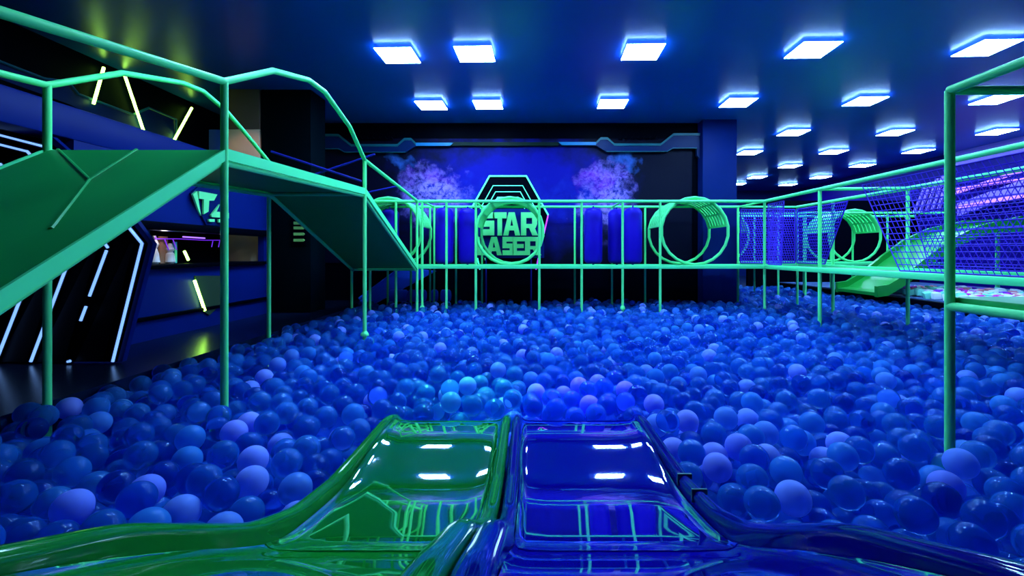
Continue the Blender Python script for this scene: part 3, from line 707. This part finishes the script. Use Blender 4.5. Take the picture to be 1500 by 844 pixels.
gx = np.arange(PL, PR, .165); gy = np.arange(.75, 17.3, .165)
for layer in range(2):
    cells = [(a, b) for a in gx for b in gy]; rng.shuffle(cells)
    for a, b in cells:
        best = None
        for _ in range(6):
            x, y = a+rng.uniform(-.04,.205), b+rng.uniform(-.04,.205)
            if not ok(x, y): continue
            z = rest(x, y)
            if best is None or z < best[2]: best = (x, y, z)
        if best is None or best[2] > .33: continue
        x, y, z = best
        if slide_zone(x, y) and (z > .09 or y < 1.9): continue
        grid.setdefault((int(x//cell), int(y//cell)), []).append(best); balls.append(best)
# which balls show largest: discs painted from far to near
W, H = 1500, 844; buf = np.full((H, W), -1, np.int32)
order = sorted(range(len(balls)), key=lambda i: -balls[i][1])
for i in order:
    x, y, z = balls[i]; px, py, pr = CX+F*x/y, CY+F*(EYE-z)/y, F*RB/y
    x0, x1, y0, y1 = int(max(0,px-pr)), int(min(W-1,px+pr)), int(max(0,py-pr)), int(min(H-1,py+pr))
    if x0 >= x1 or y0 >= y1: continue
    yy, xx = np.mgrid[y0:y1+1, x0:x1+1]; buf[y0:y1+1, x0:x1+1][(xx-px)**2+(yy-py)**2 < pr*pr] = i
rx = np.array([0,180,370,440,490,530,565,950,960,1000,1050,1120,1230,1360,1500]); ry = np.array([792,760,762,735,697,647,604,604,642,705,750,772,770,790,822])
top = np.interp(np.arange(W), rx, ry)
buf[np.arange(H)[:,None] > top[None,:]] = -1
cnt = np.bincount(buf[buf >= 0].ravel(), minlength=len(balls))
big = set(int(i) for i in np.argsort(-cnt)[:300])
def ico(sub):
    import bmesh
    bm = bmesh.new(); bmesh.ops.create_icosphere(bm, subdivisions=sub, radius=RB); bm.verts.index_update()
    v = np.array([q.co[:] for q in bm.verts], np.float32); f = np.array([[q.index for q in p.verts] for p in bm.faces], np.int32); bm.free(); return v, f
v, f = ico(4)
me = bpy.data.meshes.new('pit_ball'); me.from_pydata(v.tolist(), [], f.tolist()); me.polygons.foreach_set('use_smooth', [True]*len(me.polygons)); me.materials.append(BALL)
me_p = me.copy(); me_p.materials.clear(); me_p.materials.append(PALE)
for i in sorted(big):
    pale = rng.random() < .06  # a few balls carry lavender glare as their colour
    o = bpy.data.objects.new('pit_ball', me_p if pale else me); C.objects.link(o); o.location = balls[i]
    tag(o, 'ball with pale lavender glare in its colour at the front of the ball pit' if pale else 'translucent blue plastic ball at the front of the ball pit, near the slides', 'ball', 'balls at the front of the ball pit')
V, Fs, off = [], [], 0
near, far = ico(3), ico(2)
for i in range(len(balls)):
    if i in big: continue
    v, f = near if balls[i][1] < 6 else far
    V.append(v+np.array(balls[i], np.float32)); Fs.append(f+off); off += len(v)
V = np.concatenate(V); Fs = np.concatenate(Fs)
me = bpy.data.meshes.new('ball_pit_balls'); me.vertices.add(len(V)); me.vertices.foreach_set('co', V.ravel())
me.loops.add(len(Fs)*3); me.loops.foreach_set('vertex_index', Fs.ravel()); me.polygons.add(len(Fs))
me.polygons.foreach_set('loop_start', np.arange(0, len(Fs)*3, 3, dtype=np.int32))
me.update(calc_edges=True); me.polygons.foreach_set('use_smooth', [True]*len(Fs)); me.materials.append(BALL)
o = bpy.data.objects.new('ball_pit_balls', me); C.objects.link(o)
tag(o, 'sea of translucent blue plastic balls filling the pit to the back wall', 'balls', kind='stuff')
print('BALLS', len(balls), len(Fs))

# ------------------------------------------------------------------ light of the place, and two added tint spots
wd = bpy.data.worlds.new('dark'); bpy.context.scene.world = wd; wd.use_nodes = True
wd.node_tree.nodes['Background'].inputs[0].default_value = (.01,.03,.2,1); wd.node_tree.nodes['Background'].inputs[1].default_value = .02
sc = bpy.context.scene
for nm, col, p, tgt, e in (('added_green_tint', (.05,1,.25), (-.9,6.2,CEIL-.05), (-.55,4.35,.3), 3600), ('added_violet_tint', (.25,.05,1), (.9,6.2,CEIL-.05), (.45,4.35,.3), 3200)):  # unseen spots added to tint the balls at the slide end
    l = bpy.data.lights.new(nm, 'SPOT'); l.energy = e; l.color = col; l.spot_size = math.radians(18); l.spot_blend = 1; l.shadow_soft_size = .08
    lo_ = bpy.data.objects.new(nm, l); C.objects.link(lo_); lo_.location = p; lo_.rotation_euler = (Vector(tgt)-Vector(p)).to_track_quat('-Z', 'Y').to_euler()
l = bpy.data.lights.new('hatch_lamp', 'POINT'); l.energy = 3; l.color = (1,.9,.85); l.shadow_soft_size = .04
lo_ = bpy.data.objects.new('hatch_lamp', l); C.objects.link(lo_); lo_.location = (XW-.12,7.15,1.88)
l = bpy.data.lights.new('warm_spot', 'SPOT'); l.energy = 38; l.color = (1,.72,.55); l.spot_size = math.radians(36); l.spot_blend = .6; l.shadow_soft_size = .06
lo_ = bpy.data.objects.new('warm_spot', l); C.objects.link(lo_); lo_.location = (-5.3,8.2,CEIL-.05); lo_.rotation_euler = (Vector((-6.05,9.78,3.4))-lo_.location).to_track_quat('-Z', 'Y').to_euler()
for o in list(sc.objects):
    if '_w' in o: del o['_w']
sc.view_settings.view_transform = 'Standard'; sc.view_settings.look = 'None'; sc.view_settings.exposure = 0; sc.view_settings.gamma = 1; sc.view_settings.use_curve_mapping = False
sc.cycles.max_bounces = 12; sc.cycles.transmission_bounces = 10; sc.cycles.glossy_bounces = 4; sc.cycles.diffuse_bounces = 4
sc.cycles.use_denoising = True; sc.cycles.sample_clamp_indirect = 6
